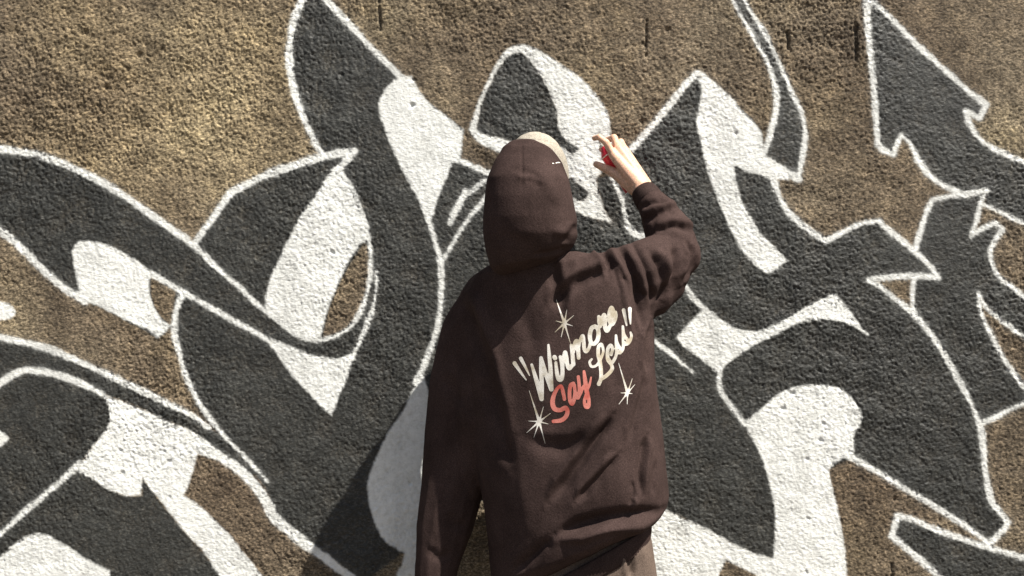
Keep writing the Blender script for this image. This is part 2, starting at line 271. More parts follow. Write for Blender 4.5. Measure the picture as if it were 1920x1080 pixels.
BLACK = 'black'; WHITE = 'white'; BARE = 'bare'
OPS = [   # (name, paint, closed, curve, width or None)
('black_fill', BLACK, 1, '588,-40* 598,-12 640,30 690,82 745,140 800,190 868,245* 864,300* 912,325* 1010,330* 1010,960* 960,940* 862,935* 800,1000* 745,1045* 700,1075* 680,1130* 690,1320* 880,1320* 780,1200 700,1125 650,1088 620,1062 560,1012 520,972 503,925 478,888 440,848 400,800 368,755 345,690 331,620 333,575 345,548* 322,610* 295,633* 200,580 130,548 60,490 -10,425 -80,360 -180,295 -290,255* -200,252 -100,262 -10,278 60,290 130,315 200,347 270,390 330,437 365,458* 400,400 432,362* 500,325 560,305 605,290* 575,230 553,170 543,110 546,60 558,15 575,-15', None),
('black_fill', BLACK, 1, '-290,560* -150,595 0,632 100,660 175,690 250,726 300,752 350,775 400,808 440,840 490,890* 460,885 430,860 395,832 357,806 312,786 250,758 190,735 162,722 112,702 62,692 38,695 15,706 -10,725 -60,770 -100,850 -290,860*', None),
('black_fill', BLACK, 1, '-110,870* -70,785 -10,728 15,712 38,702 62,699 112,709 165,728 192,742 204,768 203,795 185,820 165,845 148,870 80,935 0,1000 -60,1045* -100,980', None),
('black_fill', BLACK, 1, '148,872* 80,935 0,1003 -60,1045 -200,1130* -200,1320* 520,1320* 470,1180 430,1110 410,1075 375,1032 340,992 300,942 268,898* 268,930* 240,932 210,922 180,905', None),
('white_fill', WHITE, 1, '879,244* 886,222 898,189 915,149 931,118 947,96 964,86 982,84 1009,93 1034,109 1073,135 1107,164 1133,198 1142,222 1144,249* 1148,300* 1120,335* 1123,355 1130,378 1138,398 1153,421* 1115,412 1085,401 1040,385* 1000,300* 935,286 915,274 892,264*', None),
('black_fill', BLACK, 1, '893,247* 902,204 915,171 929,140 944,117 958,104 970,100 982,103 996,119 1014,143 1028,168 1037,194 1042,216 1049,244 1063,264 1083,279* 1072,288* 1050,276 1000,275 955,261 922,255', None),
('black_fill', BLACK, 1, '1060,332* 1075,340 1090,352 1103,363 1092,374 1078,370 1060,360*', None),
('black_fill', BLACK, 1, '1307,140* 1250,213 1186,280* 1150,330* 1119,333* 1123,355 1130,378 1138,398 1153,421* 1115,412 1085,402 1040,385* 1000,380* 1000,900* 1200,940* 1252,957 1322,990 1397,1030 1449,1047* 1460,1090* 1535,960* 1545,882* 1595,857* 1640,882 1690,912 1765,957 1855,1020* 1880,995 1890,980* 1875,960 1860,940 1850,897 1845,855 1840,810 1837,795 1825,765 1810,735 1790,700 1765,655 1740,620 1710,585 1677,560 1630,525* 1665,520 1715,517 1760,520* 1740,495 1715,472 1690,450 1665,430 1647,414* 1615,420 1577,437 1547,452* 1515,430 1497,415 1477,395 1460,365 1452,342* 1432,292* 1428,255 1412,227 1385,200 1350,170', None),
('black_fill', BLACK, 1, '1300,-240* 1330,-130 1352,-50 1374,0 1398,45 1423,88 1440,118 1453,160 1457,195 1450,232 1433,290* 1460,312 1496,335* 1506,285 1510,250 1504,215 1490,185 1472,142 1455,105 1438,70 1410,25 1394,-5 1375,-50 1345,-130 1315,-240*', None),
('black_fill', BLACK, 1, '1626,-12* 1677,40 1765,125 1850,197* 1838,222* 1811,209* 1823,240 1845,268 1878,286 1935,308 2060,345 2215,400* 2080,470* 1935,424 1877,398 1848,382* 1850,358* 1810,365 1790,357 1760,342 1735,320 1720,295 1705,268 1690,252* 1675,289* 1647,272* 1641,200 1632,100', None),
('black_fill', BLACK, 1, '1750,376* 1850,360* 1838,385 1830,415 1822,442* 1845,427 1866,418 1880,432* 1865,450 1857,472 1860,495 1875,520 1902,542 1940,570 2060,640 2200,740* 2060,722 1935,642 1877,600 1836,550* 1842,590 1870,652 1890,685 1930,735 1955,750* 1920,757 1877,777 1838,795* 1825,765 1810,735 1765,655 1740,620 1715,590* 1711,560 1714,520* 1760,520* 1740,495 1719,468* 1730,420 1740,390', None),
('black_fill', BLACK, 1, '1685,970* 1752,994 1852,1027 1935,1048 2060,1085 2200,1150* 2000,1320* 1960,1320* 1800,1130 1740,1062 1700,1028 1675,1003*', None),
('white_fill', WHITE, 1, '742,148* 772,142* 800,187 835,216 869,244* 864,298* 848,304* 838,332 826,362 814,392 806,430* 798,410 783,375 762,335 745,300 730,268 715,228 711,195 718,172 728,158', None),
('white_fill', WHITE, 1, '640,322* 655,350 668,380 680,410 690,450* 676,458* 655,490 640,520 625,555 612,590 602,632* 575,634 540,620 500,592* 497,560 510,512 530,470 555,420 585,375 612,338*', None),
('white_fill', WHITE, 1, '505,632* 540,646 570,660 600,669 635,671 668,655* 650,710 636,740 622,780* 590,750 558,715 530,682 512,652', None),
('white_fill', WHITE, 1, '135,470* 148,453 180,453 215,466 250,483 285,512* 279,530 283,560 298,590 320,612* 295,634* 270,616 200,582 130,550* 150,546* 140,505', None),
('white_fill', WHITE, 1, '192,740* 250,760 312,788 357,808 400,836 445,872* 405,862 370,850* 366,872 358,895 343,930* 375,950 412,985 450,1028 490,1078 540,1150 600,1320* 530,1320* 480,1190 405,1070 375,1030 340,990 300,940 280,915 268,898* 265,928* 240,930 210,920 180,903 145,882* 165,850 185,825 203,800 206,770 198,750', None),
('white_fill', WHITE, 1, '-90,1150* -50,1090 0,1045 30,1018 60,1002 90,1003 120,1020 150,1040 180,1058 207,1070* 190,1150 100,1230 0,1230', None),
('white_fill', WHITE, 1, '-60,556* -20,560 0,566 20,573 30,585 22,597 0,600 -60,607*', None),
('white_fill', WHITE, 1, '-40,790* -10,803 8,812 16,822 6,834 -40,850*', None),
('white_fill', WHITE, 1, '792,700* 780,720 770,740 755,770 735,800 712,842 700,867 691,897 689,918 692,945 698,968 710,995 725,1017 748,1036* 757,1038* 752,1060 740,1100 720,1320* 800,1320* 810,1110 815,1000 820,900 815,800 807,748 801,728', None),
('white_fill', WHITE, 1, '1307,148* 1325,140* 1350,170 1385,200 1412,227 1428,255 1432,290* 1440,298* 1475,322 1480,338* 1440,332 1425,327 1400,322 1377,312* 1382,345 1390,375 1405,402 1422,430 1440,450 1478,488* 1455,505 1440,511* 1415,495 1390,470 1375,440 1360,410 1347,375 1335,345 1327,320 1320,295 1315,270 1307,235 1311,200 1315,165', None),
('white_fill', WHITE, 1, '1320,580* 1335,585 1350,596 1372,612 1390,620 1415,622 1440,615 1477,596 1502,581 1527,566 1550,555 1566,549* 1580,566 1597,587 1610,605 1628,628* 1602,613 1585,604 1565,599 1545,597 1522,601 1497,607 1470,619 1440,635 1405,654 1380,670 1360,688 1350,703* 1330,686 1310,670 1285,652 1267,635* 1282,617 1297,600', None),
('white_fill', WHITE, 1, '1395,790* 1440,755 1465,737 1490,726 1520,720 1552,722 1577,731 1597,746 1609,762 1616,782 1611,800 1602,812 1600,850* 1575,862 1553,880* 1558,905 1565,935 1573,965 1580,1000 1588,1080 1590,1200 1585,1320* 1500,1320* 1430,1110* 1425,1082* 1360,1050* 1345,1085 1335,1150 1340,1320* 1190,1320* 1190,1110* 1200,940* 1252,957* 1322,990 1397,1030 1449,1047* 1453,1000 1452,960 1447,925 1436,880 1420,840 1403,812', None),
('white_stroke', WHITE, 0, '932,1000 938,1060 925,1110', 22),
('bare_patch', BARE, 1, '682,455* 692,470 693,520 683,560 665,598 640,622 605,634* 612,595 628,552 645,515 665,480', None),
('bare_patch', BARE, 1, '284,518* 330,545* 325,600 318,609* 298,590 284,556', None),
('white_stroke', WHITE, 0, '802,405 812,440 822,475 827,500 828,540 826,580 818,620 805,660 790,695 778,718', [9, 11, 12, 12, 11]),
('white_stroke', WHITE, 0, '829,489 850,455 875,415 905,378 930,350', 9.5),
('white_stroke', WHITE, 0, '844,418 857,390 872,360', [9, 16, 15]),
('white_stroke', WHITE, 0, '868,372 885,358 912,336', 9),
('white_stroke', WHITE, 0, '851,300 870,304 915,324 940,332', 12),
('white_stroke', WHITE, 0, '640,325 660,355 678,400 690,440 695,480 694,520 685,560 670,595 650,618 620,633 590,637 560,630 530,612', [12, 10, 10, 9, 8, 8]),
('white_stroke', WHITE, 0, '706,508 705,545 696,588 682,622 670,650 660,672', [5, 8, 9, 11]),
('white_stroke', WHITE, 0, '283,513 310,528 345,549 400,580 450,608 490,630 518,652', [13, 13, 12, 10]),
('white_stroke', WHITE, 0, '-290,253 -200,250 -100,260 -20,276 30,283 80,293 130,312 180,335 230,365 280,400 330,435 370,465 410,505 450,540 480,568 508,592', [13, 15, 15, 15, 12, 10]),
('white_stroke', WHITE, 0, '-290,255 -180,298 -80,362 -20,417 0,432 40,465 80,505 120,540 160,566', [15, 17, 16, 14]),
('white_stroke', WHITE, 0, '364,457 400,408 432,362* 480,337 520,321 570,304 620,290 664,284* 650,300 630,320 612,342', [13, 15, 16, 16, 15, 15]),
('white_stroke', WHITE, 0, '588,-36 575,-15 557,20 546,60 542,110 550,165 565,210 582,250 602,288', [14, 16, 16, 15, 12]),
('white_stroke', WHITE, 0, '588,-36 598,-18 622,11 656,46 690,83 726,119 756,149 776,166', [14, 14, 13, 12, 12, 16]),
('white_stroke', WHITE, 0, '345,549* 331,580 327,620 336,662 350,708 374,757 405,800 440,838 478,876 502,904', [15, 13, 12, 12, 10, 7]),
('white_stroke', WHITE, 0, '-290,560 -150,595 0,632 50,643 100,657 175,690 250,725 300,750 350,773 392,803', [13, 14, 14, 13, 10]),
('white_stroke', WHITE, 0, '-105,870 -70,785 -10,728 15,708 38,697 62,694 112,704 162,723 192,738', [14, 15, 15, 13]),
('white_stroke', WHITE, 0, '355,834 400,848 440,874 474,905 500,942 516,972 558,1008 602,1041 660,1085 740,1150 830,1240 890,1320', [14, 20, 22, 22, 22, 19, 18, 16]),
('white_stroke', WHITE, 0, '150,868 120,897 80,932 40,965 0,1002 -60,1045 -200,1130', [12, 11, 10, 10]),
('white_stroke', WHITE, 0, '1307,137 1280,165 1255,197 1230,228 1185,280', [14, 15, 15, 14]),
('white_stroke', WHITE, 0, '1304,138 1318,141 1345,166 1375,192', [12, 11]),
('white_stroke', WHITE, 0, '1147,333 1157,355 1167,377 1172,405 1177,422 1187,436 1215,446', [7, 8, 9, 14, 18]),
('white_stroke', WHITE, 0, '886,243 905,262 945,277', [12, 22, 22]),
('white_stroke', WHITE, 0, '1298,-240 1328,-130 1350,-50 1374,0 1398,45 1423,88 1440,118 1453,160 1456,195 1450,232 1440,265 1430,292', [9, 9, 9, 10, 14, 14]),
('white_stroke', WHITE, 0, '1320,-240 1350,-130 1377,-50 1394,-5 1410,25 1438,70 1455,105 1472,142 1490,185 1504,215 1510,250 1506,285 1497,335', [9, 9, 9, 9, 10, 12]),
('white_stroke', WHITE, 0, '1425,286 1445,304 1475,324 1498,335', [12, 16, 15]),
('white_stroke', WHITE, 0, '1450,338 1460,365 1477,395 1497,415 1515,430 1547,452* 1577,437 1615,420 1647,414* 1665,430 1690,450 1715,472 1740,495 1760,520* 1715,517 1665,520 1630,525* 1652,539 1677,560 1710,585 1740,620 1765,655 1790,700 1810,735 1825,765 1837,795 1841,812 1845,855 1850,897 1860,940 1875,960 1890,980* 1880,995 1855,1020', [15, 13, 13, 13, 12, 12, 12, 12, 13, 14]),
('white_stroke', WHITE, 0, '1855,1020 1830,1000 1765,957 1690,912 1640,882 1592,855', [10, 12, 13]),
('white_stroke', WHITE, 0, '1270,512 1287,540 1302,560 1325,584', 11),
('white_stroke', WHITE, 0, '1350,698 1348,718 1355,740 1372,762 1397,797', [12, 11, 11]),
('white_stroke', WHITE, 0, '1210,625 1229,641 1255,660 1280,682 1302,700', [10, 10, 8, 4]),
('white_stroke', WHITE, 0, '1626,-10* 1627,50 1632,100 1637,150 1641,200 1646,270* 1657,282 1675,288* 1690,254* 1705,268 1720,295 1735,320 1760,342 1790,357 1810,364 1850,357*', [14, 13, 13, 12, 13, 13, 13]),
('white_stroke', WHITE, 0, '1626,-8 1652,17 1677,40 1715,80 1765,125 1815,170 1850,197* 1837,221* 1811,209* 1822,240 1845,267 1877,285 1935,308 2060,345 2215,400', [14, 13, 12, 13, 12, 12]),
('white_stroke', WHITE, 0, '1846,384 1877,398 1935,424 2080,470 2150,440', 9.5),
('white_stroke', WHITE, 0, '1850,357* 1785,367 1750,375* 1740,390 1730,420 1722,445 1717,470', [10, 12, 12]),
('white_stroke', WHITE, 0, '1850,357* 1840,380 1832,410 1822,442* 1840,430 1865,418* 1880,431* 1866,450 1857,472 1860,495 1875,520 1902,542 1940,570 2060,640 2200,740', [11, 10, 10, 11, 11]),
('white_stroke', WHITE, 0, '1714,520 1711,560 1715,590', 9),
('white_stroke', WHITE, 0, '1955,750* 1930,735 1920,725 1890,685 1870,652 1855,622 1840,585 1835,550* 1850,577 1877,600 1935,642 2060,722 2200,740', [9, 10, 9, 8, 9]),
('white_stroke', WHITE, 0, '1838,795 1877,777 1920,757 1955,750 2010,730', 11),
('white_stroke', WHITE, 0, '1960,1320 1800,1130 1762,1082 1740,1062 1702,1030 1672,1005* 1682,967* 1715,976 1752,992 1802,1010 1852,1026 1920,1046 2060,1085 2200,1150', [12, 13, 13, 13]),
]
GROOVES = [(710, -30, 712, 56, 4.5), (1212, 38, 1211, 104, 2.6), (1476, 60, 1479, 92, 4.0), (1604, 42, 1606, 110, 5.0), (1672, 1058, 1673, 1085, 3.0)]
PITS = [(773, 198, 4), (622, 473, 4.5), (769, 906, 4), (1487, 738, 5), (1468, 766, 5), (1545, 793, 4), (1540, 826, 4.5), (1512, 862, 4), (1512, 1072, 4), (225, 846, 4.5),
        (228, 887, 5), (317, 866, 4.5), (655, 33, 4), (662, 42, 4), (775, 149, 4), (258, 104, 7), (305, 93, 6), (200, 165, 7), (352, 172, 5), (160, 62, 7), (1680, 935, 5), (1250, 57, 5),
        (1205, 228, 8), (30, 88, 5), (240, 130, 5), (640, 140, 4), (1885, 692, 5), (1380, 250, 4)]
def build_wall():
    shp = (NY, NX)
    wob = fft_noise(NY, NX, 9, 0.6, seed=1) * 1.0 + fft_noise(NY, NX, 3.6, 0.5, seed=2) * 0.9
    slow = fft_noise(NY, NX, 40, 0.6, seed=3) * 1.2
    fade = np.clip(np.minimum.outer(np.minimum(gy - GY0, GY1 - gy), np.minimum(gx - GX0, GX1 - gx)) / 30.0, 0, 1)
    # relief in metres, positive towards the viewer
    h = (fft_noise(NY, NX, 6.5, 0.5, R(28), 0.55, seed=5) * 0.00055 + fft_noise(NY, NX, 12, 0.5, R(28), 0.5, seed=6) * 0.0005
         + fft_noise(NY, NX, 34, 0.5, seed=7) * 0.0009 + fft_noise(NY, NX, 3.7, 0.4, R(28), 0.55, seed=8) * 0.00078)
    rough = 1.0 + 0.25 * fft_noise(NY, NX, 220, 0.5, seed=9)
    XX, YY = np.meshgrid(gx, gy)
    rough = np.clip(rough + 0.45 * np.exp(-((XX - 230) / 330) ** 2 - ((YY - 130) / 200) ** 2), 0.6, 1.9)
    black = np.zeros(shp); white = np.zeros(shp); owner = np.full(shp, -1, np.int32)
    for i, (nm, paint, closed, s, w) in enumerate(OPS):
        pts = curve(s, closed)
        x0, x1 = pts[:, 0].min() - 30, pts[:, 0].max() + 30; y0, y1 = pts[:, 1].min() - 30, pts[:, 1].max() + 30
        i0, i1 = np.searchsorted(gx, x0), np.searchsorted(gx, x1); j0, j1 = np.searchsorted(gy, y0), np.searchsorted(gy, y1)
        if i0 >= i1 or j0 >= j1: continue
        xs, ys = gx[i0:i1], gy[j0:j1]
        d = sdf_poly(pts, xs, ys) if closed else sdf_stroke(pts, np.array(w) * 0.9 if not np.isscalar(w) else w * 0.9, xs, ys)
        sl_ = np.s_[j0:j1, i0:i1]
        soft = 2.9 if paint == WHITE else 2.4
        dn = d + wob[sl_] * (0.4 if closed else 0.5) + slow[sl_] * 0.6 + (0.4 if paint == WHITE else -1.6 if paint == BLACK else 0)
        mk = np.clip(0.5 - dn / (2 * soft), 0, 1); mk = mk * mk * (3 - 2 * mk)
        if paint == BLACK: mk = np.maximum(mk, 0.22 * np.clip(1 - dn / 15.0, 0, 1) ** 2)   # overspray
        if not closed:   # spray lines carry a faint halo and run thin in places
            mk = np.maximum(mk, 0.07 * np.clip(1 - dn / 12.0, 0, 1) ** 2)
            mk = mk * np.clip(0.95 + 0.05 * slow[sl_], 0.6, 1)
        if paint == WHITE:
            white[sl_] = white[sl_] + (1 - white[sl_]) * mk
        elif paint == BLACK:
            black[sl_] = black[sl_] + (1 - black[sl_]) * mk; white[sl_] = white[sl_] * (1 - mk)
        else:
            black[sl_] *= 1 - mk; white[sl_] *= 1 - mk
        o = owner[sl_]; o[d < 0] = -1 if paint == BARE else i; owner[sl_] = o
    # the coat is thinner in the hollows
    cav = np.clip(-h / 0.004, 0, 1)
    white *= 1 - 0.15 * cav; black *= 1 - 0.15 * cav
    h = h * rough * (1 - 0.42 * white)
    for (xa, ya, xb, yb, w) in GROOVES:
        d = np.full(shp, RAD); seg_dist(d, np.array((xa, ya), float), np.array((xb, yb), float), gx, gy, w / 2, w / 2)
        k = np.clip(0.5 - (d + wob * 0.5) / 3.0, 0, 1); h -= k * 0.011; black = np.maximum(black, 0.4 * k)
    for (x, y, r) in PITS:
        d = np.hypot((XX - x) * 0.9, YY - y) + wob * 0.8
        h -= np.clip(1.15 - d / r, 0, 1) * 0.0065
    rp = np.random.default_rng(12)
    for _ in range(70):
        x, y, r = rp.uniform(GX0, GX1), rp.uniform(GY0, GY1), rp.uniform(2.2, 4.6)
        i0, i1 = np.searchsorted(gx, (x - 12, x + 12)); j0, j1 = np.searchsorted(gy, (y - 12, y + 12))
        d = np.hypot(gx[None, i0:i1] - x, gy[j0:j1, None] - y) + wob[j0:j1, i0:i1] * 0.8
        h[j0:j1, i0:i1] -= np.clip(1.1 - d / r, 0, 1) * 0.0045
    h *= fade
    s = (D + WALL) / F
    V = np.stack([(XX - 960) * s, WALL - h, ZC - (YY - 540) * s], -1).reshape(-1, 3)
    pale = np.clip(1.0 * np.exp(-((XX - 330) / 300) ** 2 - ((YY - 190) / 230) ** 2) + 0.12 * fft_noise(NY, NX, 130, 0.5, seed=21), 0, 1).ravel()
    idx = np.arange(NX * NY).reshape(NY, NX)
    Q = np.stack([idx[:-1, :-1], idx[1:, :-1], idx[1:, 1:], idx[:-1, 1:]], -1).reshape(-1, 4)
    fo = owner[:-1, :-1].ravel()
    bl, wh = black.ravel(), white.ravel()
    def sub(mask, name, extraV=None, extraQ=None):
        q = Q[mask]; u, inv = np.unique(q, return_inverse=True)
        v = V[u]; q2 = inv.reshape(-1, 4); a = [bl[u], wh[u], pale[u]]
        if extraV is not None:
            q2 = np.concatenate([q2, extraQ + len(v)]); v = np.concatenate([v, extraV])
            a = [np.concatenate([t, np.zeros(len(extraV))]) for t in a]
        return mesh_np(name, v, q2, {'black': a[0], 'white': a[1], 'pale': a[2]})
    # the rest of the wall: margins round the fine panel, top, ends and back
    xa, xb = V[:, 0].min(), V[:, 0].max(); za, zb = V[:, 2].min(), V[:, 2].max()
    z0, z1, x0, x1, yb = -0.05, 3.4, -6.0, 6.0, WALL + 0.35
    E = np.array([(x0, WALL, z0), (x1, WALL, z0), (x1, WALL, z1), (x0, WALL, z1), (xa, WALL, za), (xb, WALL, za), (xb, WALL, zb), (xa, WALL, zb),
                  (x0, yb, z0), (x1, yb, z0), (x1, yb, z1), (x0, yb, z1)])
    EQ = np.array([(0, 1, 5, 4), (1, 2, 6, 5), (2, 3, 7, 6), (3, 0, 4, 7), (3, 2, 10, 11), (1, 9, 10, 2), (0, 3, 11, 8), (8, 11, 10, 9)])
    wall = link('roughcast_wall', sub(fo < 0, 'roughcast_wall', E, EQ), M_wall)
    tag(wall, 'brown roughcast wall covered in large black and white graffiti shapes', 'wall')
    for i, op in enumerate(OPS):
        m = fo == i
        if m.sum() < 12 or op[1] == BARE: continue
        link(op[0], sub(m, op[0]), M_wall, wall)
    return wall
wall = build_wall()

# ------------------------------------------------------------------ body building tools
def capsule(a, b, ra, rb, seg=14, rings=5, flat=None):
    """closed tapered capsule; flat=(axis vector, factor) squashes it about its own middle line"""
    a, b = Vector(a), Vector(b); d = b - a; L = max(d.length, 1e-5); z = d / L
    x = z.orthogonal().normalized(); y = z.cross(x)
    prof = []
    for i in range(rings + 1):
        t = -math.pi / 2 + math.pi / 2 * i / rings; prof.append((ra * math.sin(t), ra * math.cos(t)))
    for i in range(rings + 1):
        t = math.pi / 2 * i / rings; prof.append((L + rb * math.sin(t), rb * math.cos(t)))
    V = []; Fc = []
    for (h, r) in prof:
        for k in range(seg):
            t = 2 * math.pi * k / seg; V.append(a + z * h + (x * math.cos(t) + y * math.sin(t)) * max(r, 1e-5))
    n = len(prof)
    for i in range(n - 1):
        for k in range(seg):
            Fc.append((i * seg + k, i * seg + (k + 1) % seg, (i + 1) * seg + (k + 1) % seg, (i + 1) * seg + k))
    Fc.append(tuple(range(seg - 1, -1, -1))); Fc.append(tuple((n - 1) * seg + k for k in range(seg)))
    if flat:
        ax, f = Vector(flat[0]).normalized(), flat[1]; c = (a + b) / 2
        V = [v - ax * ((v - (a + z * max(0, min(L, (v - a).dot(z))))).dot(ax)) * (1 - f) for v in V]
    return V, Fc
def chain(pts, **kw):
    """pts: list of (Vector, radius)"""
    return [capsule(p[0], q[0], p[1], q[1], **kw) for p, q in zip(pts[:-1], pts[1:])]
def fchain(pts):
    q = []
    for p, n_ in zip(pts[:-1], pts[1:]):
        q += [p, tuple((a + b) / 2 for a, b in zip(p[:3], n_[:3])) + ((p[3] + n_[3]) / 2 * 0.90,)]
    return pchain(q + [pts[-1]])
def pchain(pts, **kw):
    """pts: (px, py, Y, radius in m)"""
    return chain([(at(a, b, c), r) for a, b, c, r in pts], **kw)
def ellipsoid(c, rx, ry, rz, rot=None, seg=24, rings=14):
    V = []; Fc = []
    rot = rot or Matrix.Identity(3)
    for i in range(rings + 1):
        p = math.pi * (i + 0.02) / (rings + 0.04)
        for k in range(seg):
            t = 2 * math.pi * k / seg
            V.append(Vector(c) + rot @ Vector((rx * math.sin(p) * math.cos(t), ry * math.sin(p) * math.sin(t), rz * math.cos(p))))
    for i in range(rings):
        for k in range(seg):
            Fc.append((i * seg + k, (i + 1) * seg + k, (i + 1) * seg + (k + 1) % seg, i * seg + (k + 1) % seg))
    Fc.append(tuple(range(seg))); Fc.append(tuple(rings * seg + k for k in range(seg - 1, -1, -1)))
    return V, Fc
def loft(rings, seg=40, ex=2.3):
    """rings: (xl,yl,xr,yr,Yl,Yr,half depth) in photo pixels and metres"""
    V = []; Fc = []
    for (xl, yl, xr, yr, Yl, Yr, hd) in rings:
        a, b = at(xl, yl, Yl), at(xr, yr, Yr); c = (a + b) / 2; u = (b - a) / 2
        nrm = Vector((u.y, -u.x, 0)).normalized()   # towards the camera
        for k in range(seg):
            t = 2 * math.pi * k / seg; ct, st = math.cos(t), math.sin(t)
            V.append(c + u * (math.copysign(abs(ct) ** (2 / ex), ct)) + nrm * hd * math.copysign(abs(st) ** (2 / ex), st))
    n = len(rings)
    for i in range(n - 1):
        for k in range(seg):
            Fc.append((i * seg + k, (i + 1) * seg + k, (i + 1) * seg + (k + 1) % seg, i * seg + (k + 1) % seg))
    Fc.append(tuple(range(seg))); Fc.append(tuple((n - 1) * seg + k for k in range(seg - 1, -1, -1)))
    return V, Fc
def fuse(name, pieces, voxel, smooth=6, subdiv=0):
    """union of closed pieces as one continuous surface"""
    V = []; Fc = []
    for v, f in pieces:
        o = len(V); V += [tuple(p) for p in v]; Fc += [tuple(i + o for i in t) for t in f]
    me = bpy.data.meshes.new(name); me.from_pydata(V, [], Fc); me.update()
    ob = bpy.data.objects.new(name + '_tmp', me); COL.objects.link(ob)
    md = ob.modifiers.new('r', 'REMESH'); md.mode = 'VOXEL'; md.voxel_size = voxel
    if smooth:
        ms = ob.modifiers.new('s', 'SMOOTH'); ms.iterations = smooth; ms.factor = 0.5
    dg = bpy.context.evaluated_depsgraph_get()
    out = bpy.data.meshes.new_from_object(ob.evaluated_get(dg)); out.name = name
    bpy.data.objects.remove(ob); bpy.data.meshes.remove(me)
    out.polygons.foreach_set('use_smooth', np.ones(len(out.polygons), dtype=bool))
    return out
def co_of(me):
    a = np.empty(len(me.vertices) * 3, np.float32); me.vertices.foreach_get('co', a); return a.reshape(-1, 3).astype(float)
def no_of(me):
    a = np.empty(len(me.vertices) * 3, np.float32); me.vertices.foreach_get('normal', a); return a.reshape(-1, 3).astype(float)
def to_px(V):
    s = F / (V[:, 1] + D); return np.stack([960 + V[:, 0] * s, 540 - (V[:, 2] - ZC) * s], -1)
def folds(me, specs, front=True):
    """specs: (curve string, width px, depth m[, lean]); depth < 0 is a valley. The cloth is pushed along its normal
    beside each fold line; lean shifts a companion ridge to one side."""
    V = co_of(me); Nn = no_of(me); P = to_px(V); disp = np.zeros(len(V))
    face = np.clip((0.25 - Nn[:, 1]) / 0.5, 0, 1)
    for sp in specs:
        s, w, dep = sp[0], sp[1] * 0.88, sp[2] * 1.08; lean = sp[3] if len(sp) > 3 else 0
        pts = curve(s, 0, 5); n = len(pts); best = np.full(len(V), 1e9); tt = np.zeros(len(V)); sd = np.zeros(len(V))
        for k in range(n - 1):
            a, b = pts[k], pts[k + 1]; d = b - a; L = d @ d + 1e-9
            t = np.clip(((P - a) @ d) / L, 0, 1); q = P - a - t[:, None] * d
            dist = np.hypot(q[:, 0], q[:, 1]); m = dist < best
            best[m] = dist[m]; tt[m] = (k + t[m]) / (n - 1); sd[m] = np.sign(d[0] * q[m, 1] - d[1] * q[m, 0])
        taper = np.clip(np.sin(np.pi * np.clip(tt, 0.0, 1.0)) * 1.6, 0.12, 1)
        ww = w * (0.6 + 0.4 * taper)
        prof = np.exp(-(best / ww) ** 2)
        if lean: prof = prof - 0.55 * np.exp(-((best * sd * lean - 1.7 * ww) / (0.9 * ww)) ** 2)
        disp += dep * taper * prof * face
    V += Nn * disp[:, None]
    me.vertices.foreach_set('co', V.astype(np.float32).ravel()); me.update()
def ripple(me, amp, scale, seed=0.0):
    V = co_of(me); Nn = no_of(me)
    d = np.array([noise.noise(Vector((v[0] * scale + seed, v[1] * scale, v[2] * scale * 0.6))) for v in V])
    V += Nn * (d * amp)[:, None]
    me.vertices.foreach_set('co', V.astype(np.float32).ravel()); me.update()

# ------------------------------------------------------------------ the person
person = empty('person', (at(1060, 540, 0.15).x, 0.15, 0.0))
tag(person, 'person seen from behind in a dark hoodie, right arm raised to spray the wall', 'person')

# --- body: head, neck, trunk, arms, hands and legs as one surface under the clothes
hand = (chain([(at(1232, 392, 0.265), .027), (at(1203, 355, 0.305), .028)], flat=((0.3, 1, 0), 0.9))
    + pchain([(1203, 353, 0.308, .026), (1150, 290, 0.348, .0145)])          # to index knuckle
    + pchain([(1207, 350, 0.312, .024), (1160, 279, 0.358, .0145)])          # middle
    + pchain([(1208, 348, 0.318, .023), (1171, 281, 0.366, .0135)])          # ring
    + pchain([(1208, 346, 0.322, .022), (1179, 293, 0.372, .0125)])          # little
    + pchain([(1193, 354, 0.325, .024), (1166, 333, 0.348, .020), (1148, 322, 0.366, .0150), (1131, 314, 0.374, .0120), (1118, 308, 0.378, .0100)])   # thumb
    + fchain([(1150, 290, 0.348, .0130), (1136, 267, 0.346, .0110), (1123, 257, 0.354, .0098), (1115, 259, 0.368, .0088)])    # index on the nozzle
    + fchain([(1160, 279, 0.358, .0130), (1151, 258, 0.380, .0112), (1138, 263, 0.415, .0100), (1128, 280, 0.428, .0090)])
    + fchain([(1171, 281, 0.366, .0125), (1164, 266, 0.395, .0108), (1150, 277, 0.428, .0098), (1140, 293, 0.436, .0088)])
    + fchain([(1179, 293, 0.372, .0115), (1175, 283, 0.400, .0098), (1163, 296, 0.430, .0088), (1153, 308, 0.436, .0080)]))
